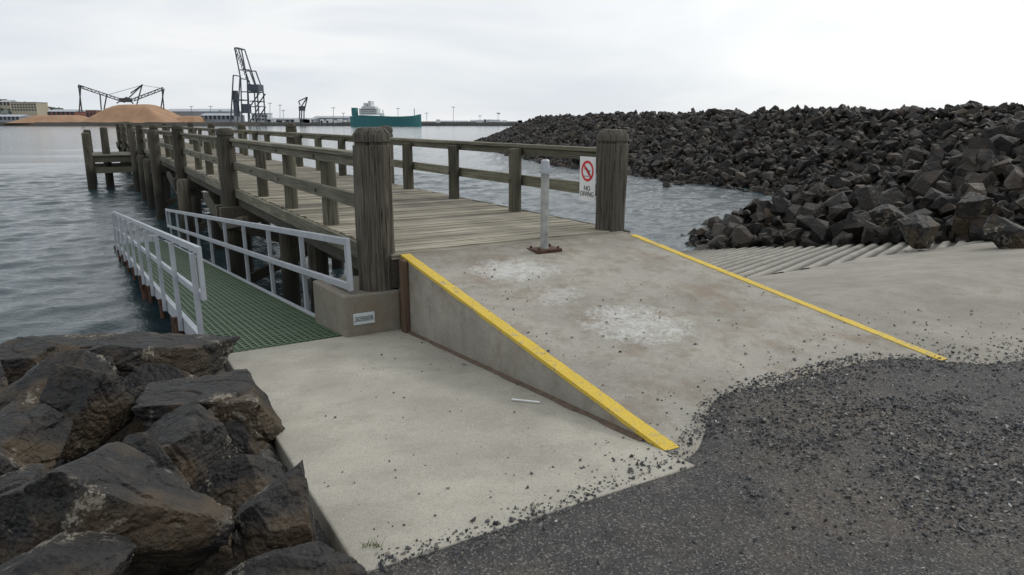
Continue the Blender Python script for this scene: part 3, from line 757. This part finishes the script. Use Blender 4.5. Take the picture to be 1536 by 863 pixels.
for u0,u1,v0,v1 in ((542,569,163,172.5),(546,566,160,163.2),(549,553,155,160),(556,560,152,160),(572,575,170,174)):
    m.box((sx_(u0),Y-7,sz_(v1)),(sx_(u1),Y+7,sz_(v0)))
m.obj('superstructure',mwhite,E)
m=MB()
for v in (164.5,167,170): m.box((sx_(544),Y-7.1,sz_(v+.5)),(sx_(567),Y-7.02,sz_(v-.5)))
m.obj('windows',mwin,E)
m=MB()
m.beam((sx_(575),Y,sz_(174)),(sx_(575),Y,sz_(165)),.5,.5); m.beam((sx_(622),Y,sz_(174)),(sx_(622),Y,sz_(163)),.5,.5); m.box((sx_(530),Y-5,sz_(174)),(sx_(536),Y+5,sz_(162))); m.obj('masts_and_funnel',mteal,E)
m=MB(); a=far(385,183,640);b2=far(782,183,640); m.box((a.x,640,-2.5),(b2.x,660,.9)); 
for i in range(50):
    x=a.x+(b2.x-a.x)*i/50; m.box((x-.6,638.6,-2.5),(x+.6,640-.01,.6))
m.obj('wharf',fm('wharf_concrete',(.14,.14,.135)))
for u,vt in ((405,155),(425,166),(500,162),(515,170),(597,163),(680,161),(640,170),(420,158),(287,160),(316,160),(330,166),(720,174),(747,170)):
    m=MB(); fb(m,690,(u,184),(u,vt),.35); q=far(u,vt,690); m.box((q.x-1.6,689.5,q.z-.25),(q.x+1.6,690.5,q.z+.25)); m.obj('light_pole',mgrey)
Xh=rng.uniform(far(-150,180,860).x,far(110,180,860).x,900);Yh=rng.uniform(760,960,900)
def hz(X,Y_):
    x0=far(-200,184,900).x;x1=far(135,184,900).x;zt=far(-32,146,900).z
    aq=(X-(x0+x1)/2)/((x1-x0)/2); bq=(Y_-900)/150; r=np.sqrt(aq*aq+bq*bq); return 1+(zt-1)*np.clip(1-r,0,1)**.7
scatter('hillside_trees',np.stack([Xh,Yh,hz(Xh,Yh)+1],1),rng.uniform(1.5,5,900),fm('far_foliage',(.055,.075,.05)),GP)
m=MB()
for i in range(26):
    u=random.choice([random.uniform(400,525),random.uniform(640,780)]); q=far(u,184,662); w=random.uniform(2,7); m.box((q.x,661,.9),(q.x+w,664,.9+random.uniform(1.5,3.5)))
m.obj('shipping_containers',mwhite)
E=empty('seagull',loc=far(748,171,110),rot=(0,.15,.4)); m=MB()
prof=[(-.22,.01),(-.14,.04),(0,.06),(.12,.05),(.18,.035),(.22,.04),(.26,.02),(.30,.005)]
vs=[];
for x,r in prof:
    for i in range(8): vs.append((x,r*math.cos(i*math.pi/4),r*math.sin(i*math.pi/4)))
m.add(vs,[(8*j+i,8*j+(i+1)%8,8*j+8+(i+1)%8,8*j+8+i) for j in range(7) for i in range(8)])
for s in(-1,1): m.add([(.1,.04*s,.03),(-.06,.04*s,.03),(-.05,.3*s,.16),(.13,.3*s,.17),(-.12,.62*s,.10),(.04,.60*s,.11)],[(0,1,2,3),(3,2,4,5)])
m.add([(-.2,-.02,0),(-.2,.02,0),(-.32,.06,0),(-.32,-.06,0)],[(0,1,2,3)]); m.obj('body',simple('gull_grey',(.3,.3,.31),.8,0,.1,3,0),E,0,True)
# ---------------------------------------------------------------- world & sun
w=bpy.data.worlds.new("World"); scene.world=w; w.use_nodes=True; nt=w.node_tree; nd=nt.nodes; lk=nt.links
bg=nd['Background']; bg.inputs['Strength'].default_value=.1
SUN_EL,SUN_AZ=math.radians(38),math.radians(50)
sky=nd.new('ShaderNodeTexSky'); sky.sky_type='NISHITA'; sky.sun_disc=False; sky.sun_elevation=SUN_EL; sky.sun_rotation=SUN_AZ
tc=nd.new('ShaderNodeTexCoord'); mp=nd.new('ShaderNodeMapping'); mp.inputs['Scale'].default_value=(1.,1.,4.2); lk.new(tc.outputs['Generated'],mp.inputs[0])
n1=nd.new('ShaderNodeTexNoise'); n1.inputs['Scale'].default_value=2.1; n1.inputs['Detail'].default_value=4; n1.inputs['Roughness'].default_value=.55; n1.inputs['Distortion'].default_value=.4; lk.new(mp.outputs[0],n1.inputs['Vector'])
cr=nd.new('ShaderNodeValToRGB'); cr.color_ramp.elements[0].position=.38; cr.color_ramp.elements[0].color=(7.5,8.0,8.6,1); cr.color_ramp.elements[1].position=.62; cr.color_ramp.elements[1].color=(9.5,9.6,9.7,1); lk.new(n1.outputs['Fac'],cr.inputs[0])
dp=nd.new('ShaderNodeVectorMath'); dp.operation='DOT_PRODUCT'; dp.inputs[1].default_value=(math.sin(SUN_AZ)*math.cos(SUN_EL),math.cos(SUN_AZ)*math.cos(SUN_EL),math.sin(SUN_EL)); lk.new(tc.outputs['Generated'],dp.inputs[0])
mr=nd.new('ShaderNodeMapRange'); mr.inputs[1].default_value=.60; mr.inputs[2].default_value=1.; mr.inputs[3].default_value=0; mr.inputs[4].default_value=.9; lk.new(dp.outputs['Value'],mr.inputs[0])
mx0=nd.new('ShaderNodeMix'); mx0.data_type='RGBA'; lk.new(mr.outputs[0],mx0.inputs[0]); lk.new(cr.outputs[0],mx0.inputs[6]); mx0.inputs[7].default_value=(13,13,12.8,1)
mx=nd.new('ShaderNodeMix'); mx.data_type='RGBA'; mx.inputs[0].default_value=.92; lk.new(sky.outputs[0],mx.inputs[6]); lk.new(mx0.outputs[2],mx.inputs[7]); lk.new(mx.outputs[2],bg.inputs['Color'])
sl=bpy.data.lights.new('sun','SUN'); sl.energy=.9; sl.angle=math.radians(12); sl.color=(1,.96,.9); so=bpy.data.objects.new('sun',sl); link(so)
dv=Vector((math.sin(SUN_AZ)*math.cos(SUN_EL),math.cos(SUN_AZ)*math.cos(SUN_EL),math.sin(SUN_EL))); so.rotation_euler=dv.to_track_quat('Z','Y').to_euler()
scene.view_settings.view_transform='Standard'; scene.view_settings.look='None'; scene.view_settings.exposure=0
